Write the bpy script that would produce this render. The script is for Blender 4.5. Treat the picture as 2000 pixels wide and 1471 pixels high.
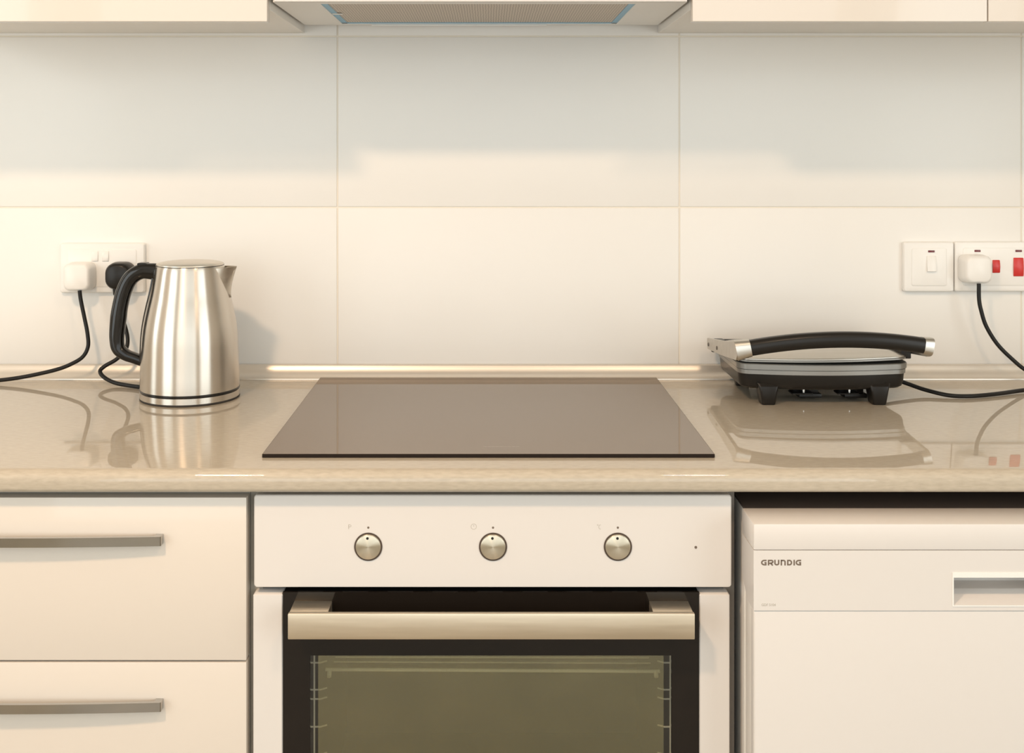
import bpy, bmesh, math
from mathutils import Vector, Matrix

for _o in list(bpy.data.objects):
    bpy.data.objects.remove(_o, do_unlink=True)
scene = bpy.context.scene
C = scene.collection

# ------------------------------------------------------------------ camera
CAMZ = 1.286
cam_d = bpy.data.cameras.new('camera')
cam_d.sensor_width = 36.0
cam_d.lens = 2226 / 2000 * 36.0
cam_d.shift_x = (1000 - 954) / 2000
cam_d.shift_y = (306 - 735.5) / 2000
cam_d.clip_start = 0.02
cam = bpy.data.objects.new('camera', cam_d)
cam.location = (0, -2.0, CAMZ)
cam.rotation_euler = (math.radians(90), 0, 0)
C.objects.link(cam)
scene.camera = cam

# ------------------------------------------------------------------ world, lamps, exposure
world = bpy.data.worlds.new('world')
scene.world = world
world.use_nodes = True
world.node_tree.nodes['Background'].inputs[0].default_value = (0.80, 0.90, 1.0, 1)
world.node_tree.nodes['Background'].inputs[1].default_value = 0.6

def area(name, loc, rot, sx, sy, power, col, disk=False):
    l = bpy.data.lights.new(name, 'AREA')
    l.shape = 'DISK' if disk else 'RECTANGLE'
    l.size = sx
    if not disk:
        l.size_y = sy
    l.energy = power
    l.color = col
    o = bpy.data.objects.new(name, l)
    o.location = loc
    o.rotation_euler = rot
    C.objects.link(o)
    return o

WARM = (1.0, 0.68, 0.43)
# warm ceiling downlights of the kitchen
area('downlight_lamp', (-0.75, -1.80, 2.46), (0, 0, 0), 0.20, 0, 43, WARM, True)
area('downlight_lamp.001', (0.60, -1.80, 2.46), (0, 0, 0), 0.20, 0, 14, WARM, True)
# soft daylight fill, placed in unseen window openings
# area lamps added beside and behind the camera to spread the fill
DAY = (0.95, 1.0, 0.985)
area('added_daylight', (0.0, -4.17, 1.35), (math.radians(90), 0, 0), 3.3, 1.8, 52, DAY)
area('added_daylight.001', (-2.13, -2.60, 1.35), (0, math.radians(-90), 0), 1.6, 1.9, 44, DAY)
area('added_daylight.002', (2.13, -2.60, 1.35), (0, math.radians(90), 0), 1.6, 1.9, 44, DAY)
area('added_daylight.003', (-2.13, -0.62, 1.50), (0, math.radians(-90), 0), 1.1, 0.36, 6, DAY)

scene.view_settings.view_transform = 'Standard'
scene.view_settings.look = 'None'
scene.view_settings.exposure = -0.61
scene.view_settings.gamma = 1.0
scene.view_settings.use_curve_mapping = False
try:
    scene.cycles.use_denoising = True
    scene.cycles.max_bounces = 10
    scene.cycles.caustics_reflective = False
    scene.cycles.caustics_refractive = False
    scene.cycles.sample_clamp_indirect = 6.0
except Exception:
    pass

# ------------------------------------------------------------------ materials
def mat(name, col, rough=0.5, metal=0.0, coat=0.0, coat_rough=0.03, spec=0.5, aniso=0.0,
        tangent=None, emit=None, ior=1.5):
    m = bpy.data.materials.new(name)
    m.use_nodes = True
    b = m.node_tree.nodes['Principled BSDF']
    b.inputs['Base Color'].default_value = (*col, 1)
    b.inputs['Roughness'].default_value = rough
    b.inputs['Metallic'].default_value = metal
    b.inputs['Coat Weight'].default_value = coat
    b.inputs['Coat Roughness'].default_value = coat_rough
    b.inputs['Specular IOR Level'].default_value = spec
    b.inputs['IOR'].default_value = ior
    if aniso:
        b.inputs['Anisotropic'].default_value = aniso
    if tangent:
        b.inputs['Anisotropic Rotation'].default_value = 0.25
        t = m.node_tree.nodes.new('ShaderNodeTangent')
        t.direction_type = 'RADIAL'
        t.axis = tangent
        m.node_tree.links.new(t.outputs[0], b.inputs['Tangent'])
    return m

def noise_col(m, c1, c2, scale, stretch=(1, 1, 1), detail=4, rough_amt=None, bump=0.0):
    """colour grain (and optional roughness / bump grain) from a stretched noise in object space"""
    nt = m.node_tree
    b = nt.nodes['Principled BSDF']
    tc = nt.nodes.new('ShaderNodeTexCoord')
    mp = nt.nodes.new('ShaderNodeMapping')
    mp.inputs['Scale'].default_value = stretch
    nz = nt.nodes.new('ShaderNodeTexNoise')
    nz.inputs['Scale'].default_value = scale
    nz.inputs['Detail'].default_value = detail
    rp = nt.nodes.new('ShaderNodeValToRGB')
    rp.color_ramp.elements[0].position = 0.3
    rp.color_ramp.elements[1].position = 0.7
    rp.color_ramp.elements[0].color = (*c1, 1)
    rp.color_ramp.elements[1].color = (*c2, 1)
    L = nt.links.new
    L(tc.outputs['Object'], mp.inputs[0])
    L(mp.outputs[0], nz.inputs['Vector'])
    L(nz.outputs['Fac'], rp.inputs[0])
    L(rp.outputs[0], b.inputs['Base Color'])
    if rough_amt:
        mr = nt.nodes.new('ShaderNodeMapRange')
        mr.inputs['To Min'].default_value = rough_amt[0]
        mr.inputs['To Max'].default_value = rough_amt[1]
        L(nz.outputs['Fac'], mr.inputs['Value'])
        L(mr.outputs[0], b.inputs['Roughness'])
    if bump:
        bp = nt.nodes.new('ShaderNodeBump')
        bp.inputs['Strength'].default_value = bump
        bp.inputs['Distance'].default_value = 0.0005
        L(nz.outputs['Fac'], bp.inputs['Height'])
        L(bp.outputs[0], b.inputs['Normal'])
    return m

M = {}
M['tile'] = mat('tile_white_glaze', (0.83, 0.81, 0.77), 0.32, spec=0.35)
noise_col(M['tile'], (0.82, 0.80, 0.76), (0.84, 0.82, 0.78), 3.0)
M['grout'] = mat('grout_cream', (0.79, 0.735, 0.645), 0.9)
M['paint'] = mat('wall_paint', (0.84, 0.81, 0.76), 0.9)
M['floor'] = mat('floor_tile', (0.42, 0.36, 0.26), 0.35)
noise_col(M['floor'], (0.20, 0.165, 0.115), (0.26, 0.215, 0.15), 6)
M['gloss'] = mat('white_gloss_lacquer', (0.70, 0.635, 0.56), 0.30, coat=0.5, coat_rough=0.06)
M['satin'] = mat('white_satin_board', (0.80, 0.77, 0.72), 0.45)
M['enamel'] = mat('white_enamel', (0.70, 0.665, 0.63), 0.30)
M['plastic'] = mat('white_plastic', (0.84, 0.82, 0.78), 0.28)
M['grey_edge'] = mat('grey_board_edge', (0.30, 0.28, 0.24), 0.6)
M['dark_board'] = mat('dark_board', (0.16, 0.14, 0.12), 0.7)
M['worktop'] = mat('taupe_laminate', (0.36, 0.30, 0.23), 0.45, coat=1.0, coat_rough=0.02, spec=0.25)
noise_col(M['worktop'], (0.42, 0.365, 0.285), (0.49, 0.43, 0.34), 320, (0.25, 1, 1), 3)
M['trim'] = mat('satin_aluminium_trim', (0.74, 0.69, 0.62), 0.36, metal=0.65)
M['hob'] = mat('black_ceramic_glass', (0.085, 0.050, 0.028), 0.03, ior=2.2)
M['hob'].node_tree.nodes['Principled BSDF'].inputs['Specular Tint'].default_value = (1.0, 0.86, 0.70, 1)
M['door_glass'] = mat('black_door_glass', (0.012, 0.009, 0.007), 0.03, spec=0.35)
M['hob_rim'] = mat('dark_hob_rim', (0.016, 0.010, 0.007), 0.5, spec=0.15)
M['hob_edge'] = mat('hob_print', (0.35, 0.32, 0.28), 0.3)
M['steel'] = mat('brushed_steel', (0.60, 0.55, 0.485), 0.27, metal=1.0, aniso=0.85, tangent='Z')
M['steel_flat'] = mat('brushed_steel_flat', (0.66, 0.60, 0.52), 0.30, metal=1.0)
noise_col(M['steel_flat'], (0.60, 0.55, 0.47), (0.70, 0.64, 0.56), 120, (0.06, 1, 1), 5, (0.26, 0.36))
M['handle_steel'] = mat('oven_handle_steel', (0.72, 0.64, 0.53), 0.38, metal=1.0)
noise_col(M['handle_steel'], (0.74, 0.64, 0.50), (0.82, 0.72, 0.57), 160, (0.05, 1, 1), 5, (0.34, 0.44))
M['knob'] = mat('spun_steel_knob', (0.68, 0.62, 0.50), 0.33, metal=1.0, aniso=0.85, tangent='Y')
M['grill_steel'] = mat('grill_steel', (0.56, 0.53, 0.48), 0.30, metal=1.0)
noise_col(M['grill_steel'], (0.52, 0.49, 0.44), (0.60, 0.57, 0.52), 90, (0.1, 1, 1), 4, (0.26, 0.36))
M['grill_cast'] = mat('grill_grey_casting', (0.28, 0.27, 0.25), 0.35, metal=0.7)
M['chrome'] = mat('chrome', (0.52, 0.51, 0.49), 0.06, metal=1.0)
M['black'] = mat('black_gloss_plastic', (0.009, 0.008, 0.007), 0.10, spec=0.4)
M['black_satin'] = mat('black_satin_plastic', (0.014, 0.012, 0.010), 0.30, spec=0.25)
M['cable'] = mat('black_cable', (0.012, 0.011, 0.010), 0.38, spec=0.25)
M['top_shade'] = mat('dark_brown_shade', (0.10, 0.075, 0.062), 0.85, spec=0.2)  # brown tone holds the shade under the worktop
M['rubber'] = mat('dark_rubber', (0.03, 0.026, 0.022), 0.7)
M['void'] = mat('oven_void', (0.010, 0.009, 0.008), 0.6)
M['print'] = mat('brown_print', (0.16, 0.12, 0.09), 0.5)
M['print_pale'] = mat('pale_grey_print', (0.48, 0.44, 0.38), 0.5)
M['red'] = mat('red_plastic', (0.60, 0.030, 0.025), 0.3)
M['neon'] = mat('dark_red_neon', (0.14, 0.012, 0.014), 0.25)
M['ring'] = mat('dark_bronze_ring', (0.07, 0.045, 0.03), 0.4)
M['cavity'] = mat('oven_cavity_enamel', (0.045, 0.040, 0.032), 0.35)
M['wire'] = mat('chrome_wire', (0.95, 0.91, 0.80), 0.35, metal=0.0)
M['film'] = mat('blue_protective_film', (0.17, 0.42, 0.62), 0.35)
M['hood'] = mat('hood_white_metal', (0.80, 0.78, 0.74), 0.35)
M['mesh'] = mat('filter_mesh', (0.36, 0.30, 0.24), 0.5, metal=0.2)
# fine wavy weave of the grease filter
def weave(m):
    nt = m.node_tree; b = nt.nodes['Principled BSDF']; L = nt.links.new
    tc = nt.nodes.new('ShaderNodeTexCoord')
    wv = nt.nodes.new('ShaderNodeTexWave'); wv.bands_direction = 'X'
    wv.inputs['Scale'].default_value = 75; wv.inputs['Distortion'].default_value = 2.5
    wv.inputs['Detail'].default_value = 2
    rp = nt.nodes.new('ShaderNodeValToRGB')
    rp.color_ramp.elements[0].color = (0.40, 0.34, 0.28, 1)
    rp.color_ramp.elements[1].color = (0.62, 0.55, 0.47, 1)
    L(tc.outputs['Object'], wv.inputs['Vector']); L(wv.outputs['Fac'], rp.inputs[0]); L(rp.outputs[0], b.inputs['Base Color'])
weave(M['mesh'])

def glass_mat(name, tint, gloss_col, fac):
    """thin pane: see-through tint mixed with a mirror-like surface reflection"""
    m = bpy.data.materials.new(name); m.use_nodes = True
    nt = m.node_tree; nt.nodes.clear(); L = nt.links.new
    out = nt.nodes.new('ShaderNodeOutputMaterial')
    tr = nt.nodes.new('ShaderNodeBsdfTransparent'); tr.inputs[0].default_value = (*tint, 1)
    gl = nt.nodes.new('ShaderNodeBsdfGlossy'); gl.inputs['Color'].default_value = (*gloss_col, 1)
    gl.inputs['Roughness'].default_value = 0.03
    mx = nt.nodes.new('ShaderNodeMixShader'); mx.inputs[0].default_value = fac
    L(tr.outputs[0], mx.inputs[1]); L(gl.outputs[0], mx.inputs[2]); L(mx.outputs[0], out.inputs[0])
    return m
M['pane'] = glass_mat('clear_door_glass', (0.92, 0.92, 0.90), (1, 1, 1), 0.045)
M['coated'] = glass_mat('heat_coated_glass', (0.90, 0.89, 0.82), (1.0, 0.98, 0.66), 0.20)
M['winglass'] = glass_mat('window_glass', (0.95, 0.97, 0.97), (1, 1, 1), 0.05)

# ------------------------------------------------------------------ helpers
OFF = {}
def tag(o, label=None, cat=None, group=None, kind=None):
    if label: o['label'] = label
    if cat: o['category'] = cat
    if group: o['group'] = group
    if kind: o['kind'] = kind
    return o

def thing(name, label, cat, loc, group=None):
    o = bpy.data.objects.new(name, None)
    o.empty_display_size = 0.02
    C.objects.link(o)
    o.location = loc
    OFF[o] = Vector(loc)
    return tag(o, label, cat, group)

def obj(name, bm, m, parent=None, smooth=35, origin=None):
    """link a bmesh given in world coordinates as one mesh object"""
    off = OFF[parent] if parent is not None else Vector(origin or (0, 0, 0))
    bmesh.ops.translate(bm, verts=bm.verts, vec=-off)
    bmesh.ops.recalc_face_normals(bm, faces=bm.faces)
    me = bpy.data.meshes.new(name)
    bm.to_mesh(me); bm.free()
    if smooth:
        for p in me.polygons: p.use_smooth = True
        me.set_sharp_from_angle(angle=math.radians(smooth))
    mm = M[m] if isinstance(m, str) else m
    me.materials.append(mm)
    o = bpy.data.objects.new(name, me)
    C.objects.link(o)
    if parent is not None:
        o.parent = parent
    else:
        o.location = off
    OFF[o] = off
    return o

def box(x0, x1, y0, y1, z0, z1, bev=0.0, seg=2, bm=None):
    b = bmesh.new()
    bmesh.ops.create_cube(b, size=1)
    for v in b.verts:
        v.co = Vector(((x0 + x1) / 2 + v.co.x * (x1 - x0), (y0 + y1) / 2 + v.co.y * (y1 - y0), (z0 + z1) / 2 + v.co.z * (z1 - z0)))
    if bev:
        bmesh.ops.bevel(b, geom=b.edges[:], offset=bev, segments=seg, affect='EDGES', profile=0.6)
    return merge(bm, b) if bm is not None else b

def merge(a, b):
    me = bpy.data.meshes.new('tmp'); b.to_mesh(me); b.free()
    a.from_mesh(me); bpy.data.meshes.remove(me)
    return a

def rings(loops, close=True, cap0=True, cap1=True, bm=None):
    """skin a list of closed point loops"""
    b = bm or bmesh.new()
    vs = [[b.verts.new(p) for p in lp] for lp in loops]
    n = len(vs[0])
    for i in range(len(vs) - 1):
        for j in range(n if close else n - 1):
            k = (j + 1) % n
            b.faces.new((vs[i][j], vs[i][k], vs[i + 1][k], vs[i + 1][j]))
    if cap0: b.faces.new(vs[0])
    if cap1: b.faces.new(vs[-1])
    return b

def lathe(prof, cx, cy, n=96, bm=None, cap0=True, cap1=True):
    return rings([[(cx + r * math.cos(2 * math.pi * j / n), cy + r * math.sin(2 * math.pi * j / n), z) for j in range(n)] for r, z in prof], bm=bm, cap0=cap0, cap1=cap1)

def lathe_y(prof, cx, cz, n=48, bm=None):
    """turned about an axis along y; prof = (radius, y)"""
    return rings([[(cx + r * math.cos(2 * math.pi * j / n), y, cz + r * math.sin(2 * math.pi * j / n)) for j in range(n)] for r, y in prof], bm=bm)

def prism_x(prof, x0, x1, bm=None):
    """closed (y, z) outline extruded along x"""
    return rings([[(x0, y, z) for y, z in prof], [(x1, y, z) for y, z in prof]], bm=bm)

def catmull(pts, k=8):
    P = [Vector(p) for p in pts]
    P = [P[0] * 2 - P[1]] + P + [P[-1] * 2 - P[-2]]
    out = []
    for i in range(1, len(P) - 2):
        for s in range(k):
            t = s / k
            a, b, c, d = P[i - 1], P[i], P[i + 1], P[i + 2]
            out.append(0.5 * ((2 * b) + (c - a) * t + (2 * a - 5 * b + 4 * c - d) * t * t + (3 * b - a - 3 * c + d) * t ** 3))
    out.append(P[-2].copy())
    return out

def sweep(path, ru, rv, up=(0, 0, 1), n=16, pw=2.0, bm=None, cap=True):
    """superellipse section (ru along side, rv along up) swept along a path; ru/rv numbers or functions of 0..1"""
    path = [Vector(p) for p in path]
    loops = []
    U = Vector(up).normalized()
    prev = None
    for i, p in enumerate(path):
        t = (path[min(i + 1, len(path) - 1)] - path[max(i - 1, 0)]).normalized()
        if prev is None:
            side = t.cross(U)
            if side.length < 1e-4: side = t.cross(Vector((1, 0, 0.3)))
        else:
            side = prev - t * prev.dot(t)
        side.normalize(); prev = side
        v = side.cross(t).normalized()
        f = i / (len(path) - 1)
        a = ru(f) if callable(ru) else ru
        c = rv(f) if callable(rv) else rv
        lp = []
        for j in range(n):
            th = 2 * math.pi * j / n
            cs, sn = math.cos(th), math.sin(th)
            lp.append(p + side * a * math.copysign(abs(cs) ** (2 / pw), cs) + v * c * math.copysign(abs(sn) ** (2 / pw), sn))
        loops.append(lp)
    return rings(loops, bm=bm, cap0=cap, cap1=cap)

def rrect(cx, cz, w, h, r, n=6):
    """rounded rectangle outline as (x, z) points"""
    pts = []
    for qx, qz, a0 in ((1, 1, 0), (-1, 1, 90), (-1, -1, 180), (1, -1, 270)):
        for s in range(n + 1):
            a = math.radians(a0 + 90 * s / n)
            pts.append((cx + qx * (w / 2 - r) + r * math.cos(a), cz + qz * (h / 2 - r) + r * math.sin(a)))
    return pts

def loft_y(layers, n=6, bm=None):
    """rounded rectangles stacked along y; layers = (y, cx, cz, w, h, r)"""
    return rings([[(x, y, z) for x, z in rrect(cx, cz, w, h, r, n)] for y, cx, cz, w, h, r in layers], bm=bm)

def frame_xz(x0, x1, z0, z1, hx0, hx1, hz0, hz1, y0, y1, bm=None):
    """slab in the x-z plane with a rectangular hole"""
    b = bm or bmesh.new()
    o = [(x0, z0), (x1, z0), (x1, z1), (x0, z1)]
    h = [(hx0, hz0), (hx1, hz0), (hx1, hz1), (hx0, hz1)]
    V = {}
    for nm, q in (('o', o), ('h', h)):
        for yy in (y0, y1):
            V[nm, yy] = [b.verts.new((x, yy, z)) for x, z in q]
    for i in range(4):
        j = (i + 1) % 4
        for yy in (y0, y1):
            b.faces.new((V['o', yy][i], V['o', yy][j], V['h', yy][j], V['h', yy][i]))
        b.faces.new((V['o', y0][i], V['o', y0][j], V['o', y1][j], V['o', y1][i]))
        b.faces.new((V['h', y0][i], V['h', y0][j], V['h', y1][j], V['h', y1][i]))
    return b

def stroke(pts, w, y, depth=0.0002, bm=None, closed=False):
    """flat printed line of width w through (x, z) points, facing the room"""
    b = bm or bmesh.new()
    P = [Vector((p[0], p[1])) for p in pts]
    n = len(P)
    ins, outs = [], []
    for i in range(n):
        a = P[(i - 1) % n] if (closed or i > 0) else None
        c = P[(i + 1) % n] if (closed or i < n - 1) else None
        d1 = (P[i] - a).normalized() if a is not None else (c - P[i]).normalized()
        d2 = (c - P[i]).normalized() if c is not None else d1
        t = (d1 + d2)
        t = t.normalized() if t.length > 1e-6 else d1
        nn = Vector((-t.y, t.x))
        k = w / 2 / max(0.5, nn.dot(Vector((-d1.y, d1.x))))
        ins.append(P[i] + nn * k); outs.append(P[i] - nn * k)
    vi = [b.verts.new((p.x, y, p.y)) for p in ins]
    vo = [b.verts.new((p.x, y, p.y)) for p in outs]
    vi2 = [b.verts.new((p.x, y + depth, p.y)) for p in ins]
    vo2 = [b.verts.new((p.x, y + depth, p.y)) for p in outs]
    for i in range(n if closed else n - 1):
        j = (i + 1) % n
        b.faces.new((vi[i], vi[j], vo[j], vo[i]))
        b.faces.new((vi[i], vi[j], vi2[j], vi2[i]))
        b.faces.new((vo[i], vo[j], vo2[j], vo2[i]))
    return b

def text_mesh(s, x, y, z, size, sx=1.0):
    """printed words on a surface that faces the room; x, z = lower left"""
    cu = bpy.data.curves.new('t', 'FONT'); cu.body = s; cu.size = size; cu.extrude = 0.0001
    to = bpy.data.objects.new('t', cu); C.objects.link(to)
    dg = bpy.context.evaluated_depsgraph_get()
    me = bpy.data.meshes.new_from_object(to.evaluated_get(dg))
    bpy.data.objects.remove(to, do_unlink=True)
    b = bmesh.new(); b.from_mesh(me); bpy.data.meshes.remove(me)
    for v in b.verts:
        v.co = Vector((x + v.co.x * sx, y - v.co.z, z + v.co.y))
    return b

def arc(cx, cz, rx, rz, a0, a1, n=10):
    return [(cx + rx * math.cos(math.radians(a0 + (a1 - a0) * i / n)), cz + rz * math.sin(math.radians(a0 + (a1 - a0) * i / n))) for i in range(n + 1)]

# ------------------------------------------------------------------ the room
def struct(name, bm, m, parent=None, **k):
    o = obj(name, bm, m, parent, **k)
    if parent is None: tag(o, kind='structure')
    return o

RX0, RX1, RY0 = -2.1, 2.1, -4.2
wb = tag(struct('wall_back', box(RX0, RX1, 0.008, 0.12, 0, 2.5), 'paint'), 'white tiled kitchen wall behind the worktop')
struct('grout', box(-1.47, 1.54, 0.0014, 0.0079, 0.86, 1.80), 'grout', wb)
tile0 = None
for r in range(3):
    for c in range(5):
        x0 = -1.465 + 0.6 * c; z0 = 0.897 + 0.3 * r
        if tile0 is None:
            b = box(0.0014, 0.5986, 0, 0.007, 0.0014, 0.2986, 0.0009, 2)
            tile0 = obj('tile', b, 'tile', wb); t = tile0
        else:
            t = tile0.copy(); C.objects.link(t); t.parent = wb
        t.location = (x0, 0, z0)
tag(struct('floor', box(RX0, RX1, RY0, 0.0, -0.06, 0.0), 'floor'), 'beige kitchen floor')
tag(struct('ceiling', box(RX0, RX1, RY0, 0.0, 2.5, 2.56), 'paint'), 'white ceiling')
def side_wall(name, x0, x1, openings):
    """wall in the y-z plane with window openings (y0, y1, z0, z1), ordered from the far end"""
    b = bmesh.new(); y = RY0
    for a, c, z0, z1 in openings:
        box(x0, x1, y, a, 0, 2.5, bm=b); box(x0, x1, a, c, 0, z0, bm=b); box(x0, x1, a, c, z1, 2.5, bm=b); y = c
    box(x0, x1, y, 0.0, 0, 2.5, bm=b)
    return struct(name, b, 'paint', smooth=0)
def side_window(name, x0, x1, a, c, z0, z1):
    b = bmesh.new(); f = 0.04
    for q in ((a, a + f, z0, z1), (c - f, c, z0, z1), (a + f, c - f, z0, z0 + f), (a + f, c - f, z1 - f, z1)):
        box(x0, x1, *q, bm=b)
    w = struct(name, b, 'plastic', smooth=0); m = (x0 + x1) / 2
    obj('window_glass', box(m - 0.003, m + 0.003, a + f, c - f, z0 + f, z1 - f), 'winglass', w)
BIG, NARROW = (-3.6, -1.6, 0.5, 2.2), (-0.85, -0.39, 0.9, 2.1)  # BIG: unseen openings added on both sides for the fill light
side_wall('wall_left', RX0 - 0.1, RX0, [BIG, NARROW])
side_wall('wall_right', RX1, RX1 + 0.1, [BIG])
side_window('window_2', RX0 - 0.09, RX0 - 0.04, *NARROW)
side_window('added_window_3', RX0 - 0.09, RX0 - 0.04, *BIG)
side_window('added_window_4', RX1 + 0.04, RX1 + 0.09, *BIG)
struct('wall_front', frame_xz(RX0, RX1, 0, 2.5, -1.7, 1.7, 0.40, 2.30, RY0 - 0.1, RY0), 'paint', smooth=0)
w1 = struct('added_window_1', frame_xz(-1.7, 1.7, 0.40, 2.30, -1.65, 1.65, 0.45, 2.25, RY0 - 0.07, RY0 - 0.02), 'plastic', smooth=0)  # unseen back window, added to carry the fill light
obj('window_glass', box(-1.65, 1.65, RY0 - 0.05, RY0 - 0.045, 0.45, 2.25), 'winglass', w1)

# ------------------------------------------------------------------ worktop, upstand
TZ = 0.900
prof = [(-0.001, 0.8725), (-0.001, TZ)]
prof += [(-0.586 - 0.014 * math.sin(a), TZ - 0.014 + 0.014 * math.cos(a)) for a in [math.radians(d) for d in range(0, 91, 10)]]
prof += [(-0.600 + 0.006 * (1 - math.cos(a)), 0.8785 - 0.006 * math.sin(a)) for a in [math.radians(d) for d in range(0, 91, 15)]]
tag(obj('worktop', prism_x(prof, -1.5, 1.5), 'worktop', smooth=25),
    'long taupe laminate kitchen worktop with a rounded glossy front edge', 'worktop')
prof = [(-0.0005, TZ + 0.0002), (-0.0005, 0.9226), (-0.0050, 0.9226), (-0.0070, 0.9220), (-0.0082, 0.9205), (-0.0105, 0.9155), (-0.0130, 0.9110),
        (-0.0170, 0.9072), (-0.0215, 0.9045), (-0.0265, 0.9028), (-0.0310, 0.9022), (-0.0315, TZ + 0.0002)]
tr = tag(struct('trim_1', prism_x(prof, -1.5, 1.5), 'trim', smooth=40), 'cream coved sealing strip along the back of the worktop')

# ------------------------------------------------------------------ wall cabinets and hood
def wall_cab(x0, x1, doors, label):
    t = thing('wall_cabinet', label, 'cabinet', ((x0 + x1) / 2, -0.002, 1.5025))
    b = box(x0, x1, -0.318, -0.002, 1.5025, 2.20, 0.0006, 1)
    obj('carcass', b, 'satin', t)
    for a, c in doors:
        obj('door', box(a, c, -0.340, -0.320, 1.4830, 2.20, 0.0012, 2), 'gloss', t)
    return t
wall_cab(-0.922, -0.3225, [(-0.9205, -0.3225)], 'white gloss wall cabinet on the kettle side of the hood')
wall_cab(0.2975, 1.157, [(0.2975, 0.7265), (0.7283, 1.157)], 'white gloss wall cabinet with two doors above the sandwich grill')

t = thing('cooker_hood', 'white built-in cooker hood with blue film around its mesh filter', 'cooker hood', (-0.0125, -0.002, 1.513))
hx0, hx1 = -0.3165, 0.2915
FX0, FX1, FY0, FY1 = -0.250, 0.219, -0.305, -0.048
hb = bmesh.new()
# underside plate with the opening for the filter
for a in ((hx0, FX0, -0.326, -0.036), (FX1, hx1, -0.326, -0.036), (FX0, FX1, -0.326, FY0), (FX0, FX1, FY1, -0.040)):
    box(a[0], a[1], a[2], a[3], 1.513, 1.5165, 0, bm=hb)
obj('underside_plate', hb, 'hood', t, smooth=0)
obj('housing', box(hx0, hx1, -0.316, -0.036, 1.5265, 1.80), 'hood', t)
obj('front_fascia', box(hx0 + 0.004, hx1 - 0.002, -0.340, -0.327, 1.512, 1.56, 0.001, 2), 'enamel', t)
fl = obj('filter', box(FX0, FX1, FY0, FY1, 1.5150, 1.5240), 'mesh', t, smooth=0)
fb = bmesh.new()
for a in ((FX0, FX0 + 0.009, FY0, FY1), (FX1 - 0.009, FX1, FY0, FY1), (FX0, FX1, FY1 - 0.007, FY1), (FX0, FX1, FY0, FY0 + 0.005)):
    box(a[0], a[1], a[2], a[3], 1.5142, 1.5152, bm=fb)
obj('protective_film', fb, 'film', fl, smooth=0)
tab = bmesh.new()
box(FX0 + 0.001, FX0 + 0.017, -0.186, -0.176, 1.5132, 1.5142, 0.0004, 1, bm=tab)
obj('film_tear', tab, 'plastic', fl)
obj('lamp_cover', box(-0.20, 0.10, -0.0478, -0.0405, 1.5105, 1.5129, 0.0008, 2), 'plastic', t)

# ------------------------------------------------------------------ base cabinet with drawers
t = thing('base_cabinet', 'cream gloss drawer cabinet with bowed chrome handles beside the oven', 'cabinet', (-0.60, -0.3, 0.0))
obj('carcass', box(-0.9005, -0.3008, -0.560, -0.01, 0.10, 0.8720), 'grey_edge', t)
obj('plinth', box(-0.90, -0.302, -0.51, -0.49, 0.0, 0.0995), 'satin', t)
def bow_handle(parent, zt):
    """flat chrome bar, bowed slightly outwards, with square ends that turn in to the drawer"""
    a, c, n = -0.795, -0.405, 20
    def arcy(x, base):
        u = (x - (a + c) / 2) / ((c - a) / 2)
        return base - 0.006 * (1 - u * u)
    out = [(a, -0.5797), (a, -0.5905)] + [(a + 0.001 + (c - a - 0.002) * i / n, arcy(a + (c - a) * i / n, -0.5915)) for i in range(n + 1)] + [(c, -0.5905), (c, -0.5797)]
    inn = [(c - 0.009, -0.5797)] + [(c - 0.009 - (c - a - 0.018) * i / n, arcy(c - 0.009 - (c - a - 0.018) * i / n, -0.5865)) for i in range(n + 1)] + [(a + 0.009, -0.5797)]
    lp = out + inn
    b = bmesh.new()
    lo = [b.verts.new((x, y, zt - 0.0115)) for x, y in lp]; hi = [b.verts.new((x, y, zt)) for x, y in lp]
    m = len(lp)
    for i in range(m):
        j = (i + 1) % m
        b.faces.new((lo[i], lo[j], hi[j], hi[i]))
    no, ni = len(out), len(inn)
    for vs in (lo, hi):
        # strip between the outer and inner line
        o_, i_ = vs[:no], vs[no:][::-1]
        seq = [0] + [round(k * (ni - 1) / (no - 1)) for k in range(1, no)]
        for k in range(no - 1):
            p, q = seq[k], seq[k + 1]
            f = [o_[k], o_[k + 1], i_[q]] + ([i_[p]] if p != q else [])
            b.faces.new(f)
    return obj('handle', b, 'chrome', parent, smooth=30)
for z0, z1, hz in ((0.6583, 0.8612, 0.816), (0.380, 0.6557, 0.611), (0.102, 0.3774, 0.333)):
    d = obj('drawer', box(-0.8995, -0.3017, -0.580, -0.5605, z0, z1, 0.0010, 2), 'gloss', t)
    bow_handle(d, hz)

# ------------------------------------------------------------------ oven housing and oven
t = thing('oven_housing', 'grey-edged board housing that frames the built-in oven', 'cabinet', (0.005, -0.3, 0.0))
obj('side_panel', box(-0.3003, -0.2850, -0.560, -0.01, 0.0, 0.872), 'grey_edge', t)
obj('side_panel', box(0.2960, 0.3105, -0.560, -0.01, 0.0, 0.872), 'dark_board', t)
obj('shelf', box(-0.2848, 0.2958, -0.555, -0.01, 0.255, 0.272), 'grey_edge', t)
obj('drawer_front', box(-0.2934, 0.3030, -0.580, -0.561, 0.102, 0.262, 0.001, 2), 'gloss', t)

t = thing('oven', 'white built-in oven with three steel knobs and a glass door', 'oven', (0.0055, -0.3, 0.2725))
OY = -0.580
cp = obj('control_panel', loft_y([(-0.561, 0.0054, 0.80665, 0.5952, 0.1153, 0.004), (-0.5785, 0.0054, 0.80665, 0.5952, 0.1153, 0.004),
                                  (OY, 0.0054, 0.80665, 0.5930, 0.1131, 0.003)]), 'enamel', t)
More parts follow.
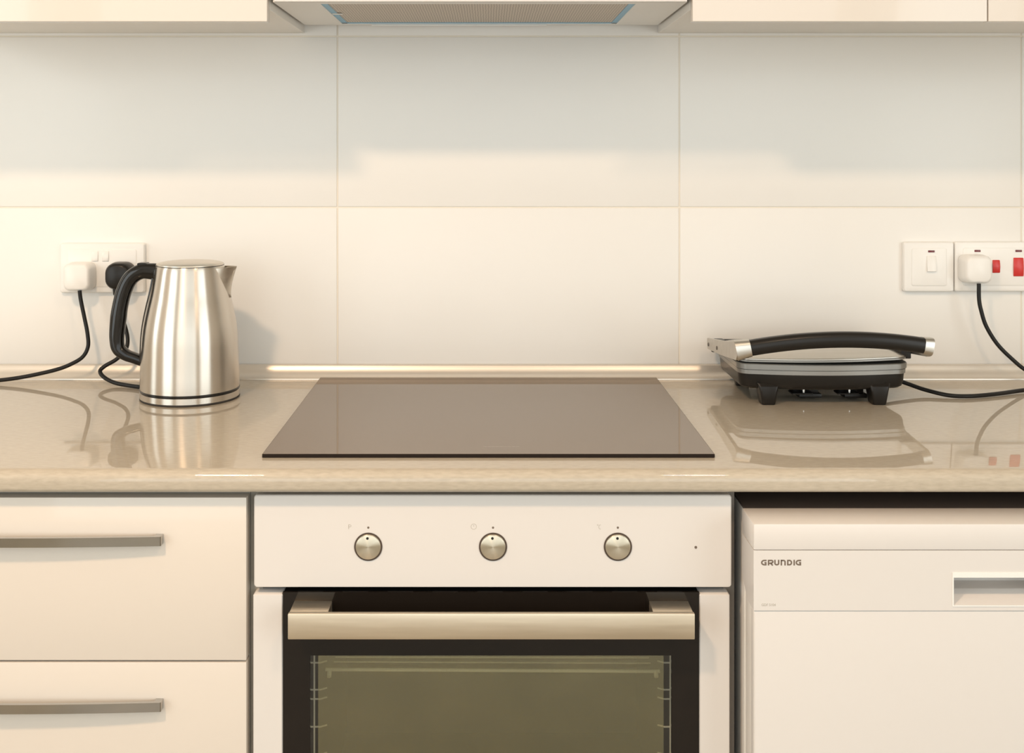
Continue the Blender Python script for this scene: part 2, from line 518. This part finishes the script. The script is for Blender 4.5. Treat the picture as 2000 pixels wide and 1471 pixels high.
# body and cavity (open to the front)
cv = bmesh.new()
frame_xz(-0.2845, 0.2955, 0.2725, 0.862, -0.236, 0.247, 0.325, 0.705, -0.5455, -0.535, bm=cv)
box(-0.250, -0.2362, -0.5350, -0.10, 0.31, 0.72, bm=cv); box(0.2472, 0.261, -0.5350, -0.10, 0.31, 0.72, bm=cv)
box(-0.236, 0.247, -0.5350, -0.10, 0.7052, 0.72, bm=cv); box(-0.236, 0.247, -0.5350, -0.10, 0.31, 0.3248, bm=cv)
box(-0.250, 0.261, -0.099, -0.09, 0.31, 0.72, bm=cv)
obj('cavity', cv, 'cavity', t, smooth=0)
obj('vent_strip', box(-0.2830, 0.2940, -0.5640, -0.5460, 0.7435, 0.7505), 'void', t)
for k in range(9):
    x = -0.24 + k * 0.0565
    obj('vent_louvre', box(x, x + 0.032, -0.5660, -0.5642, 0.7455, 0.7490, 0.0005, 1), 'dark_board', t)
# shelf wires and side racks inside
sh = bmesh.new()
sweep([(-0.2105, -0.527, 0.6232), (0.2215, -0.527, 0.6208)], 0.0023, 0.0023, n=10, bm=sh)
sweep([(-0.203, -0.503, 0.6224), (0.213, -0.503, 0.6206)], 0.0011, 0.0011, n=8, bm=sh)
sweep([(-0.203, -0.488, 0.6218), (0.213, -0.488, 0.6212)], 0.0011, 0.0011, n=8, bm=sh)
for k in range(13):
    x = -0.195 + k * 0.0333
    sweep([(x, -0.470, 0.6214), (x, -0.14, 0.6214)], 0.0012, 0.0012, n=6, bm=sh)
for x in (-0.2055, 0.2165):
    sweep([(x, -0.527, 0.6215), (x, -0.529, 0.6165), (x, -0.531, 0.6150)], 0.0028, 0.0028, n=8, bm=sh)
obj('wire_shelf', sh, 'wire', t)
for s, xw in ((1, -0.2255), (-1, 0.2355)):
    rk = bmesh.new()
    sweep([(xw, -0.525, 0.668), (xw, -0.525, 0.34)], 0.0012, 0.0012, up=(0, 1, 0), n=8, bm=rk)
    for z in (0.631, 0.596, 0.584, 0.548, 0.512, 0.476, 0.44):
        sweep([(xw - s * 0.006, -0.525, z), (xw + s * 0.008, -0.525, z), (xw + s * 0.0165, -0.523, z + 0.0015)], 0.0011, 0.0011, n=8, bm=rk)
    obj('side_rack', rk, 'wire', t)
# door
DZ0, DZ1 = 0.2755, 0.7425
dr = obj('door', frame_xz(-0.2564, 0.2628, DZ0, DZ1, -0.2226, 0.2284, 0.335, 0.6634, OY + 0.002, OY + 0.006), 'door_glass', t, smooth=0)
obj('door_core', frame_xz(-0.2920, 0.2990, DZ0 + 0.003, DZ1 - 0.003, -0.2300, 0.2360, 0.330, 0.670, OY + 0.0062, OY + 0.033), 'void', dr, smooth=0)
for a, c in ((-0.2934, -0.2566), (0.2630, 0.3008)):
    cx = (a + c) / 2; w = c - a; zc = (DZ0 + DZ1 - 0.002) / 2; h = DZ1 - 0.002 - DZ0
    obj('side_strip', loft_y([(OY + 0.030, cx, zc, w, h, 0.0022), (OY + 0.0015, cx, zc, w, h, 0.0022), (OY, cx, zc, w - 0.002, h - 0.002, 0.0015)]), 'enamel', dr)
obj('outer_pane', box(-0.2226, 0.2284, OY + 0.0028, OY + 0.0050, 0.335, 0.6634), 'pane', dr, smooth=0)
obj('inner_pane', box(-0.2158, 0.2220, OY + 0.0240, OY + 0.0265, 0.332, 0.668), 'coated', dr, smooth=0)
h = obj('handle', box(-0.2430, 0.2500, -0.6200, -0.6120, 0.7010, 0.7320, 0.0012, 2), 'handle_steel', dr)
obj('handle_mount', box(-0.2422, -0.1950, -0.6122, -0.5782, 0.7085, 0.7318, 0.0008, 2), 'handle_steel', h)
obj('handle_mount', box(0.2003, 0.2490, -0.6122, -0.5782, 0.7085, 0.7318, 0.0008, 2), 'handle_steel', h)
# knobs and markings
for kx in (-0.1497, 0.0057, 0.1612):
    kz = 0.800
    k = obj('knob', lathe_y([(0.0150, OY + 0.004), (0.0157, OY - 0.0015), (0.0150, OY - 0.0028), (0.0146, OY - 0.0030)], kx, kz, 64), 'knob', t)
    ring_b = rings([[(kx + r * math.cos(2 * math.pi * j / 64), y, kz + r * math.sin(2 * math.pi * j / 64)) for j in range(64)]
                    for r, y in ((0.0158, OY + 0.001), (0.0158, OY - 0.0010), (0.0175, OY - 0.0010), (0.0175, OY + 0.001))], cap0=False, cap1=False)
    obj('collar', ring_b, 'ring', k)
    obj('pointer_dot', lathe_y([(0.0017, OY - 0.0025), (0.0017, OY - 0.0033)], kx - 0.0008, kz + 0.0112, 16), 'void', k)
    obj('marker_dot', lathe_y([(0.0014, OY + 0.0002), (0.0014, OY - 0.0002)], kx, kz + 0.0237, 16), 'print', cp)
pz = 0.8220
b = stroke([(-0.1742, pz), (-0.1742, pz + 0.0056)], 0.0007, OY - 0.0002)
stroke([(-0.1742, pz + 0.0053)] + arc(-0.1726, pz + 0.0040, 0.0014, 0.0013, 90, -90, 8) + [(-0.1742, pz + 0.0027)], 0.0006, OY - 0.0002, bm=b)
obj('letter_mark', b, 'print_pale', cp, smooth=0)
b = stroke(arc(-0.0183, 0.8250, 0.0034, 0.0034, 0, 350, 35), 0.0005, OY - 0.0002, closed=True)
stroke([(-0.0183, 0.8250), (-0.0183, 0.8270)], 0.0006, OY - 0.0002, bm=b)
obj('clock_mark', b, 'print_pale', cp, smooth=0)
tx, tz = 0.1355, 0.8215
b = stroke(arc(tx + 0.0006, tz + 0.0055, 0.0006, 0.0006, 0, 330, 11), 0.0004, OY - 0.0002, closed=True)
stroke(arc(tx + 0.0036, tz + 0.0030, 0.0016, 0.0026, 60, 300, 12), 0.0006, OY - 0.0002, bm=b)
obj('degree_mark', b, 'print_pale', cp, smooth=0)
obj('indicator_lamp', lathe_y([(0.0017, OY + 0.0005), (0.0017, OY - 0.0004)], 0.2583, 0.7992, 20), 'print', cp)

# ------------------------------------------------------------------ hob
t = thing('hob', 'black glass hob set into the worktop above the oven', 'hob', (0, -0.286, TZ))
gl = obj('glass', box(-0.2893, 0.2893, -0.5393, -0.0336, TZ + 0.0040, TZ + 0.0050), 'hob', t, smooth=0)
obj('edge_band', box(-0.290, 0.290, -0.540, -0.0330, TZ + 0.0003, TZ + 0.0048, 0.0003, 1), 'hob_rim', gl)
b = bmesh.new()
for k in range(9):
    x = -0.0064 + k * 0.0053
    box(x, x + 0.0046, -0.5035, -0.5020, TZ + 0.0050, TZ + 0.0051, bm=b)
obj('printed_mark', b, 'hob_edge', t, smooth=0)

# ------------------------------------------------------------------ dishwasher
t = thing('dishwasher', 'white freestanding dishwasher under the worktop with a recessed grip', 'dishwasher', (0.6155, -0.3, 0.0))
X0, X1, DY, DK = 0.3165, 0.9145, -0.640, 0.000611
obj('body', box(X0 + 0.0030, X1 - 0.0030, -0.5755, -0.04, 0.03, 0.8440, 0.002, 2), 'satin', t)
obj('shade_sheet', box(X0 + 0.0035, X1 - 0.0035, -0.5760, -0.05, 0.8441, 0.8468, 0.0005, 1), 'top_shade', t)  # dark sheet added for the worktop's shade on the dishwasher top
obj('plinth', box(X0 + 0.012, X1 - 0.012, -0.55, -0.51, 0.0, 0.0985), 'dark_board', t)
obj('top_strip', box(X0, X1, DY, -0.5765, 0.8164, 0.8473, 0.0018, 2), 'enamel', t)
PZ0, PZ1 = 0.7443, 0.8160
gx0, gx1, gz0, gz1 = 0.5550, 0.6760, 0.7508, 0.7838
side = [(DY, PZ0), (DY, PZ1), (-0.5767, PZ1), (-0.5767, 0.768), (-0.582, 0.762), (-0.604, 0.748), (-0.612, PZ0)]
cpb = bmesh.new()
prism_x(side, X0, gx0, bm=cpb); prism_x(side, gx1, X1, bm=cpb)
prism_x([(DY, gz1), (DY, PZ1), (-0.5905, PZ1), (-0.5905, gz1)], gx0, gx1, bm=cpb)
prism_x([(DY, PZ0), (DY, gz0), (-0.614, gz0 + 0.0100), (-0.590, gz0 + 0.0110), (-0.590, gz1 + 0.001), (-0.584, gz1 + 0.001), (-0.584, PZ0)], gx0, gx1, bm=cpb)
cpo = obj('control_panel', cpb, 'enamel', t, smooth=0)
obj('grip_rim', frame_xz(gx0 - 0.0015, gx1 + 0.0015, gz0 - 0.0015, gz1 + 0.0060, gx0, gx1, gz0, gz1, DY - 0.0008, DY + 0.0002), 'plastic', cpo, smooth=0)
dd = obj('door', box(X0 + 0.0004, X1 - 0.0004, DY + 0.0010, -0.6240, 0.10, 0.7436, 0.003, 3), 'enamel', t)
obj('door_liner', box(X0 + 0.0045, X1 - 0.0045, -0.6239, -0.5765, 0.105, 0.7435, 0.002, 2), 'satin', dd)
# lettering: wide caps drawn as strokes
b = bmesh.new()
H, LW, y = 0.0068, 0.0017, DY - 0.0002
bx, bz = 0.3257, 0.7981
def S(pts, closed=False): stroke([(bx + u, bz + v) for u, v in pts], LW, y, bm=b, closed=closed)
def letter(kind, u):
    w, h = 0.0061, H
    if kind == 'G':
        S([(u + w, h - LW / 2)] + [(u + px, pz) for px, pz in arc(0.0034, h / 2, 0.0030, h / 2 - LW / 2, 95, 265, 14)] + [(u + w - LW / 2, LW / 2), (u + w - LW / 2, h * 0.48), (u + w - 0.0025, h * 0.48)])
    if kind == 'R':
        S([(u + LW / 2, 0), (u + LW / 2, h)])
        S([(u + LW, h - LW / 2)] + [(u + px, pz) for px, pz in arc(0.0044, h * 0.66, 0.0016, h * 0.34 - LW / 2, 90, -90, 10)] + [(u + LW, h * 0.36)])
        S([(u + 0.0036, h * 0.36), (u + w - 0.0002, 0)])
    if kind == 'U':
        S([(u + LW / 2, h), (u + LW / 2, h * 0.4)] + [(u + px, pz) for px, pz in arc(w / 2, h * 0.36, w / 2 - LW / 2, h * 0.36 - LW / 2, 185, 355, 10)] + [(u + w - LW / 2, h)])
    if kind == 'N':
        S([(u + LW / 2, 0), (u + LW / 2, h)])
        S([(u + LW / 2, h - LW / 2)] + [(u + px, pz) for px, pz in arc(w * 0.55, h * 0.62, w * 0.45 - LW / 2, h * 0.38 - LW / 2, 100, 0, 8)] + [(u + w - LW / 2, 0)])
    if kind == 'D':
        S([(u + LW / 2, 0), (u + LW / 2, h)])
        S([(u + LW, h - LW / 2)] + [(u + px, pz) for px, pz in arc(w * 0.48, h / 2, w * 0.52 - LW / 2, h / 2 - LW / 2, 90, -90, 14)] + [(u + LW, LW / 2)])
    if kind == 'I':
        S([(u + LW / 2, 0), (u + LW / 2, h)])
u = 0.0
for ch in 'GRUNDIG':
    letter(ch, u); u += 0.0030 if ch == 'I' else 0.00765
obj('lettering', b, 'print', cpo, smooth=0)
obj('model_lettering', text_mesh('GDF 5104', bx, DY - 0.0001, 0.7496, 0.0044, 0.92), 'print_pale', cpo, smooth=0)

# ------------------------------------------------------------------ power base and kettle
KX, KY = -0.479, -0.170
def plug(cx, cz, yb, m, parent, rr=0.011, w=0.048):
    """chunky three-pin plug seen from its back"""
    p = obj('plug', loft_y([(yb, cx, cz, w, w, rr), (yb - 0.008, cx, cz, w + 0.001, w + 0.001, rr), (yb - 0.026, cx, cz, w - 0.002, w - 0.001, rr),
                            (yb - 0.031, cx, cz, w - 0.006, w - 0.005, rr), (yb - 0.0325, cx, cz, w - 0.012, w - 0.011, rr * 0.8)]), m, parent, smooth=50)
    return p

t = thing('power_stand', 'round steel power stand under the kettle with a black cable and plug', 'kettle stand', (KX, KY, TZ))
obj('foot_ring', lathe([(0.0700, TZ + 0.0003), (0.0772, TZ + 0.0003), (0.0782, TZ + 0.0012), (0.0782, TZ + 0.0032), (0.076, TZ + 0.0034)], KX, KY), 'rubber', t)
obj('band', lathe([(0.0755, TZ + 0.0034), (0.0780, TZ + 0.0034), (0.0780, TZ + 0.0125), (0.0772, TZ + 0.0131), (0.07, TZ + 0.0132)], KX, KY), 'steel', t)
cable = [(-0.641, -0.040, 1.056), (-0.640, -0.037, 1.035), (-0.629, -0.038, 1.005), (-0.620, -0.042, 0.975), (-0.621, -0.050, 0.955), (-0.635, -0.056, 0.940),
         (-0.652, -0.061, 0.930), (-0.659, -0.066, 0.922), (-0.650, -0.074, 0.9135), (-0.630, -0.084, 0.9065), (-0.605, -0.096, 0.9042), (-0.575, -0.112, 0.9040), (-0.545, -0.130, 0.9055)]
obj('cable', sweep(catmull(cable, 8), 0.0034, 0.0034, n=12), 'cable', t)
pb = plug(-0.6376, 1.0800, -0.0125, 'black_satin', t, rr=0.017, w=0.046)
obj('strain_relief', lathe([(0.0055, 1.048), (0.0065, 1.060)], -0.641, -0.036, 20), 'black_satin', pb)

t = thing('kettle', 'brushed steel jug kettle with a black handle standing on its base', 'kettle', (KX, KY, TZ + 0.0135))
prof = [(0.0755, TZ + 0.0136), (0.0778, TZ + 0.0137), (0.0778, TZ + 0.0175), (0.0770, TZ + 0.0180), (0.0777, TZ + 0.0186)]
obj('base_ring', lathe([(0.0755, TZ + 0.0136), (0.0782, TZ + 0.0137), (0.0784, TZ + 0.0150), (0.0784, TZ + 0.0164), (0.0779, TZ + 0.0170), (0.0755, TZ + 0.0171)], KX, KY), 'black', t)
bp = [(0.0777, 0.0172), (0.0776, 0.030), (0.0769, 0.0556), (0.0762, 0.078), (0.0752, 0.0975), (0.0732, 0.1156), (0.0703, 0.132), (0.0665, 0.150), (0.0625, 0.167),
      (0.0585, 0.188), (0.0555, 0.204), (0.0543, 0.2095), (0.0535, 0.2118)]
bp2 = [(v.x, v.z) for v in catmull([(r, 0, z) for r, z in bp], 4)]
def rad(z):
    for (r0, z0), (r1, z1) in zip(bp2, bp2[1:]):
        if z0 <= z <= z1: return r0 + (r1 - r0) * (z - z0) / (z1 - z0)
    return bp2[-1][0] if z > bp2[-1][1] else bp2[0][0]
body = obj('body', lathe([(r, TZ + z) for r, z in bp2], KX, KY), 'steel', t, smooth=40)
obj('lid', lathe([(0.0520, TZ + 0.2105), (0.0532, TZ + 0.2128), (0.0528, TZ + 0.2145), (0.0505, TZ + 0.2158), (0.042, TZ + 0.2176), (0.028, TZ + 0.2190), (0.012, TZ + 0.2196), (0.002, TZ + 0.2197)], KX, KY), 'steel_flat', t, smooth=40)
obj('lid_seal', lathe([(0.0528, TZ + 0.2117), (0.0538, TZ + 0.2119), (0.0538, TZ + 0.2126), (0.0528, TZ + 0.2128)], KX, KY), 'black', t)
# spout: a pinched V that leaves the body wall and flares to a lip
b = bmesh.new()
NZ, NA = 14, 16
loops = []
for i in range(NZ + 1):
    f = i / NZ
    z = 0.160 + f * (0.2085 - 0.160)
    r = rad(z)
    ha = math.radians(1.5 + 29 * f ** 0.75)
    reach = (0.0018 + 0.0185 * f ** 1.5)
    lp = []
    for j in range(NA + 1):
        s = -1 + 2 * j / NA
        a = ha * s
        k = reach * (1 - abs(s)) ** 1.15
        rr = r - 0.0012 * abs(s) + k + 0.0004
        lp.append((KX + rr * math.cos(a), KY + rr * math.sin(a), TZ + z + (0.0018 * (1 - abs(s)) * f)))
    loops.append(lp)
inner = [[(KX + (p[0] - KX) * 0.975, KY + (p[1] - KY) * 0.975, p[2]) for p in lp] for lp in loops]
rings(loops, close=False, cap0=False, cap1=False, bm=b)
rings([loops[-1], inner[-1], inner[-4]], close=False, cap0=False, cap1=False, bm=b)
obj('spout', b, 'steel_flat', t, smooth=60)
# handle: black D-shaped grip on the side away from the spout
k_ = 0.000822
def hp(px, py): return (KX + (px - 371.5) * k_, KY, TZ + 0.386 - (py - 306) * k_)
hpts = [hp(312, 532), hp(297, 530), hp(276, 530.5), hp(256, 543), hp(243, 567), hp(234.5, 600), hp(230, 635), hp(228.5, 662), hp(232, 681), hp(246, 693), hp(262, 699), hp(281, 706)]
grip = obj('handle', sweep(catmull(hpts, 8), lambda f: 0.0125 - 0.002 * f, lambda f: 0.0142 - 0.0050 * min(1, f * 2.2) + (0.0035 * max(0, 1 - abs(f - 0.5) * 3)) - 0.0035 * max(0, f - 0.75), up=(0, 0, 1), n=24, pw=2.6), 'black', t, smooth=50)
# backing strip that follows the body wall
st = []
for i in range(25):
    z = 0.060 + (0.2085 - 0.060) * i / 24
    r = rad(z)
    hw = math.radians(9)
    st.append([(KX - (r + d) * math.cos(a), KY + (r + d) * math.sin(a), TZ + z) for a, d in
               [(-hw * 1.15, -0.001), (-hw, 0.0022), (-hw / 2, 0.0030), (0, 0.0032), (hw / 2, 0.0030), (hw, 0.0022), (hw * 1.15, -0.001)]])
obj('handle_backing', rings(st), 'black', t, smooth=50)
sx, sy, sz = hp(280, 516)
obj('switch', loft_y([(KY - 0.008, sx, sz, 0.015, 0.005, 0.002), (KY + 0.008, sx, sz, 0.015, 0.005, 0.002)]), 'black_satin', grip, smooth=40)

# ------------------------------------------------------------------ contact grill
GX, GY = 0.523, -0.135
t = thing('sandwich_grill', 'steel and black sandwich grill with an arched black handle', 'grill', (GX, GY, TZ))
def outline(inset, x0=0.3895, x1=0.6565, yb=-0.045, yf=-0.222, bulge=0.019, r=0.022):
    x0 += inset; x1 -= inset; yb -= inset; yf += inset
    pts = []
    N = 24
    def edge_y(x):
        u = (x - (x0 + x1) / 2) / ((x1 - x0) / 2)
        return yf - bulge * (1 - u * u)
    rr = max(0.004, r - inset * 0.5)
    for i in range(N + 1):                      # bowed front, left to right
        x = x0 + rr + (x1 - x0 - 2 * rr) * i / N
        pts.append((x, edge_y(x)))
    ye = edge_y(x1 - rr)
    for i in range(1, 7):
        a = math.radians(-90 + 90 * i / 6); pts.append((x1 - rr + rr * math.cos(a), ye + rr + rr * math.sin(a)))
    for i in range(7):
        a = math.radians(90 * i / 6); pts.append((x1 - rr + rr * math.cos(a), yb - rr + rr * math.sin(a)))
    for i in range(7):
        a = math.radians(90 + 90 * i / 6); pts.append((x0 + rr + rr * math.cos(a), yb - rr + rr * math.sin(a)))
    for i in range(6):
        a = math.radians(180 + 90 * i / 6); pts.append((x0 + rr + rr * math.cos(a), ye + rr + rr * math.sin(a)))
    return pts
def loft_z(layers, tilt=0.0):
    th = math.radians(tilt)
    def T(x, y, z):
        return (x, y, TZ + z + math.tan(th) * (x - 0.389))
    return rings([[T(x, y, z) for x, y in outline(ins)] for ins, z in layers])
obj('base_shell', loft_z([(0.020, 0.0235), (0.010, 0.0240), (0.006, 0.0270), (0.0040, 0.0330), (0.0028, 0.0470)]), 'black_satin', t)
obj('lower_rim', loft_z([(0.006, 0.0471), (0.0018, 0.0472), (0.0012, 0.0478), (0.0010, 0.0540), (0.0018, 0.0546), (0.0018, 0.0550), (-0.0004, 0.0556), (-0.0006, 0.0630), (0.0004, 0.0642), (0.003, 0.0645), (0.012, 0.0645)]), 'grill_cast', t)
obj('plate_gap', loft_z([(0.010, 0.0646), (0.010, 0.0662), (0.010, 0.0664)], 0.55), 'void', t)
TILT = 0.75
obj('lid', loft_z([(0.012, 0.0662), (0.0035, 0.0662), (0.0028, 0.0668), (0.0028, 0.0706), (0.0036, 0.0712), (0.0085, 0.0722), (0.020, 0.0755), (0.036, 0.0785), (0.055, 0.080)], TILT), 'grill_steel', t)
obj('lid_lip', loft_z([(0.0012, 0.0660), (0.0008, 0.0664), (0.0008, 0.0686), (0.0014, 0.0692), (0.010, 0.0694)], TILT), 'grill_cast', t)
# feet
def foot(cx, y0, y1, wt, wb, zt):
    c = (y0 + y1) / 2
    lp = []
    for z, w, d, sh in ((0.0006, wb, 0.8, 0.0), (0.0030, wb + 0.001, 0.85, 0.0), (zt * 0.6, (wb + wt) / 2 + 0.001, 0.95, 0.0005), (zt * 0.85, wt, 1.0, 0.002), (zt, wt + 0.006, 1.0, 0.007)):
        lp.append([(x, y, TZ + z) for x, y in rrect(cx, c + sh, w, (y1 - y0) * d, 0.004, 4)])
    return rings(lp)
for cx, y0, y1, zt in ((0.4355, -0.234, -0.200, 0.034), (0.6080, -0.234, -0.200, 0.034), (0.428, -0.085, -0.060, 0.030), (0.615, -0.085, -0.060, 0.030)):
    f = obj('foot', foot(cx, y0, y1, 0.031, 0.0205, zt), 'black_satin', t)
    obj('foot_pad', lathe([(0.0065, TZ + 0.0002), (0.0070, TZ + 0.0006), (0.0070, TZ + 0.0010)], cx, (y0 + y1) / 2, 20), 'rubber', f)
for cx in (0.498, 0.570):
    hk = bmesh.new()
    box(cx - 0.014, cx + 0.026, -0.190, -0.150, TZ + 0.010, TZ + 0.0245, 0.002, 2, bm=hk)
    box(cx - 0.022, cx + 0.012, -0.212, -0.188, TZ + 0.0125, TZ + 0.0150, 0.0008, 1, bm=hk)
    box(cx - 0.006, cx + 0.030, -0.196, -0.160, TZ + 0.0035, TZ + 0.0105, 0.002, 2, bm=hk)
    w = obj('cord_wrap', hk, 'black_satin', t)
    obj('screw', lathe([(0.0024, TZ + 0.0150), (0.0024, TZ + 0.0238)], cx - 0.002, -0.206, 14), 'chrome', w)
# lever handle: two steel side arms, steel end caps and the black arched grip
def ht(x, y, h):  return (x, y, TZ + h + math.tan(math.radians(1.15)) * (x - 0.389))
HX0, HX1 = 0.3772, 0.6735
def hcurve(x):
    u = (x - (HX0 + HX1) / 2) / ((HX1 - HX0) / 2)
    return ht(x, -0.262 - 0.008 * (1 - u * u), 0.0905 + 0.0150 * (1 - abs(u) ** 2.0))
def span(a, c, n=24): return [hcurve(a + (c - a) * i / n) for i in range(n + 1)]
grip = obj('handle', sweep(span(0.3985, 0.6600), 0.0125, 0.0122, n=24, pw=2.6), 'black_satin', t, smooth=45)
obj('end_cap', sweep(span(HX0, 0.3987, 8), lambda f: 0.0132, lambda f: 0.0155 - 0.0025 * f, n=24, pw=3.2), 'grill_steel', grip, smooth=45)
obj('end_cap', sweep(span(0.6598, HX1, 8), 0.0132, lambda f: 0.0126 + 0.0016 * f, n=24, pw=3.2), 'grill_steel', grip, smooth=45)
for s, x in ((1, HX0), (-1, HX1)):
    a = bmesh.new()
    pf = [(-0.262, 0.0755), (-0.272, 0.0850), (-0.270, 0.1010), (-0.258, 0.1030), (-0.150, 0.0870), (-0.036, 0.0735), (-0.033, 0.0700), (-0.033, 0.0590), (-0.037, 0.0550), (-0.150, 0.0640)]
    lift = 0.0055 if s < 0 else 0.0
    prism_x([(y, TZ + z + lift) for y, z in pf], x, x + s * 0.0055, bm=a)
    ar = obj('side_arm', a, 'grill_steel', t, smooth=20)
    for yy, zz in ((-0.046, 0.0640), (-0.118, 0.0700)):
        obj('rivet', rings([[(x - s * d, yy + r * math.cos(q), TZ + zz + lift + r * math.sin(q)) for q in [2 * math.pi * j / 14 for j in range(14)]] for r, d in ((0.0032, -0.001), (0.0032, 0.0008), (0.0022, 0.0012))]), 'dark_board', ar)
    obj('hinge_block', box(min(x + s * 0.0056, x + s * 0.0215), max(x + s * 0.0056, x + s * 0.0215), -0.200 if s < 0 else -0.16, -0.060, TZ + 0.0665, TZ + (0.0850 if s < 0 else 0.0770), 0.002, 2), 'black_satin', t)
obj('rear_hinge', box(0.3830, 0.6730, -0.046, -0.034, TZ + 0.050, TZ + 0.072, 0.003, 2), 'black_satin', t)
gc = [(0.8420, -0.043, 1.068), (0.8425, -0.043, 1.040), (0.846, -0.044, 1.020), (0.8535, -0.046, 0.995), (0.870, -0.050, 0.966), (0.892, -0.055, 0.942), (0.9150, -0.062, 0.922),
      (0.945, -0.075, 0.9075), (0.972, -0.094, 0.9040), (0.975, -0.115, 0.9040), (0.950, -0.126, 0.9042), (0.910, -0.133, 0.9055), (0.872, -0.140, 0.9046), (0.835, -0.157, 0.9040), (0.800, -0.172, 0.9038), (0.765, -0.182, 0.9038),
      (0.735, -0.178, 0.9045), (0.707, -0.155, 0.9085), (0.685, -0.140, 0.9150), (0.660, -0.128, 0.9230), (0.635, -0.120, 0.9310)]
obj('cable', sweep(catmull(gc, 8), 0.0034, 0.0034, n=12), 'cable', t)
plug(0.8430, 1.0915, -0.0125, 'plastic', t)

# ------------------------------------------------------------------ white plug with a black cable (left)
t = thing('power_lead', 'white plug with a black cable trailing left along the worktop', 'power lead', (-0.708, -0.0125, 1.0785))
plug(-0.7080, 1.0785, -0.0125, 'plastic', t)
lc = [(-0.7020, -0.043, 1.056), (-0.7000, -0.043, 1.040), (-0.6935, -0.045, 1.012), (-0.6870, -0.048, 0.985), (-0.6850, -0.050, 0.962), (-0.6920, -0.054, 0.945), (-0.7080, -0.058, 0.934), (-0.735, -0.060, 0.9235),
      (-0.785, -0.063, 0.9125), (-0.830, -0.066, 0.9065), (-0.88, -0.070, 0.9042), (-1.02, -0.085, 0.9040), (-1.25, -0.095, 0.9040)]
obj('cable', sweep(catmull(lc, 8), 0.0034, 0.0034, n=12), 'cable', t)

# ------------------------------------------------------------------ sockets and switches
def plate(name, label, cat, x0, x1, z0, z1):
    cx, cz, w, h = (x0 + x1) / 2, (z0 + z1) / 2, x1 - x0, z1 - z0
    t = thing(name, label, cat, (cx, 0, cz))
    obj('plate', loft_y([(-0.0002, cx, cz, w, h, 0.004), (-0.0085, cx, cz, w, h, 0.004), (-0.0105, cx, cz, w - 0.003, h - 0.003, 0.004), (-0.0112, cx, cz, w - 0.010, h - 0.010, 0.004)]), 'plastic', t)
    obj('face', loft_y([(-0.0108, cx, cz, w - 0.026, h - 0.020, 0.004), (-0.0120, cx, cz, w - 0.027, h - 0.021, 0.004), (-0.0124, cx, cz, w - 0.029, h - 0.023, 0.004)]), 'plastic', t)
    return t
def rocker(t, x0, x1, z0, z1, m, tilt=0.003):
    b = prism_x([(-0.012, z0), (-0.0135 - tilt, z0 + 0.001), (-0.0150, (z0 + z1) / 2), (-0.0138, z1 - 0.001), (-0.012, z1)], x0, x1)
    bmesh.ops.bevel(b, geom=b.edges[:], offset=0.0005, segments=1, affect='EDGES')
    return obj('rocker', b, m, t)
def neon(t, x0, x1, z):
    return obj('neon', box(x0, x1, -0.0136, -0.0118, z - 0.0018, z + 0.0018, 0.0008, 2), 'neon', t)
t = plate('double_socket', 'white double wall socket with two small rockers behind the kettle', 'socket', -0.7483, -0.6008, 1.0482, 1.1349)
rocker(t, -0.6920, -0.6805, 1.1030, 1.1215, 'plastic', 0.001); rocker(t, -0.6735, -0.6620, 1.1030, 1.1215, 'plastic', 0.001)
t = plate('wall_switch', 'square white wall switch with one rocker and a red neon', 'switch', 0.7250, 0.8128, 1.0500, 1.1367)
rocker(t, 0.7644, 0.7800, 1.0850, 1.1135, 'plastic', 0.004); neon(t, 0.7668, 0.7780, 1.1208)
t = plate('cooker_switch', 'wide white cooker control plate with two red rockers', 'switch', 0.8146, 0.9615, 1.0505, 1.1370)
rocker(t, 0.8790, 0.8915, 1.0830, 1.1060, 'red', 0.001); rocker(t, 0.9155, 0.9325, 1.0770, 1.1100, 'red', 0.001)
neon(t, 0.8475, 0.8580, 1.1216); neon(t, 0.9190, 0.9300, 1.1216)

bpy.context.view_layer.update()
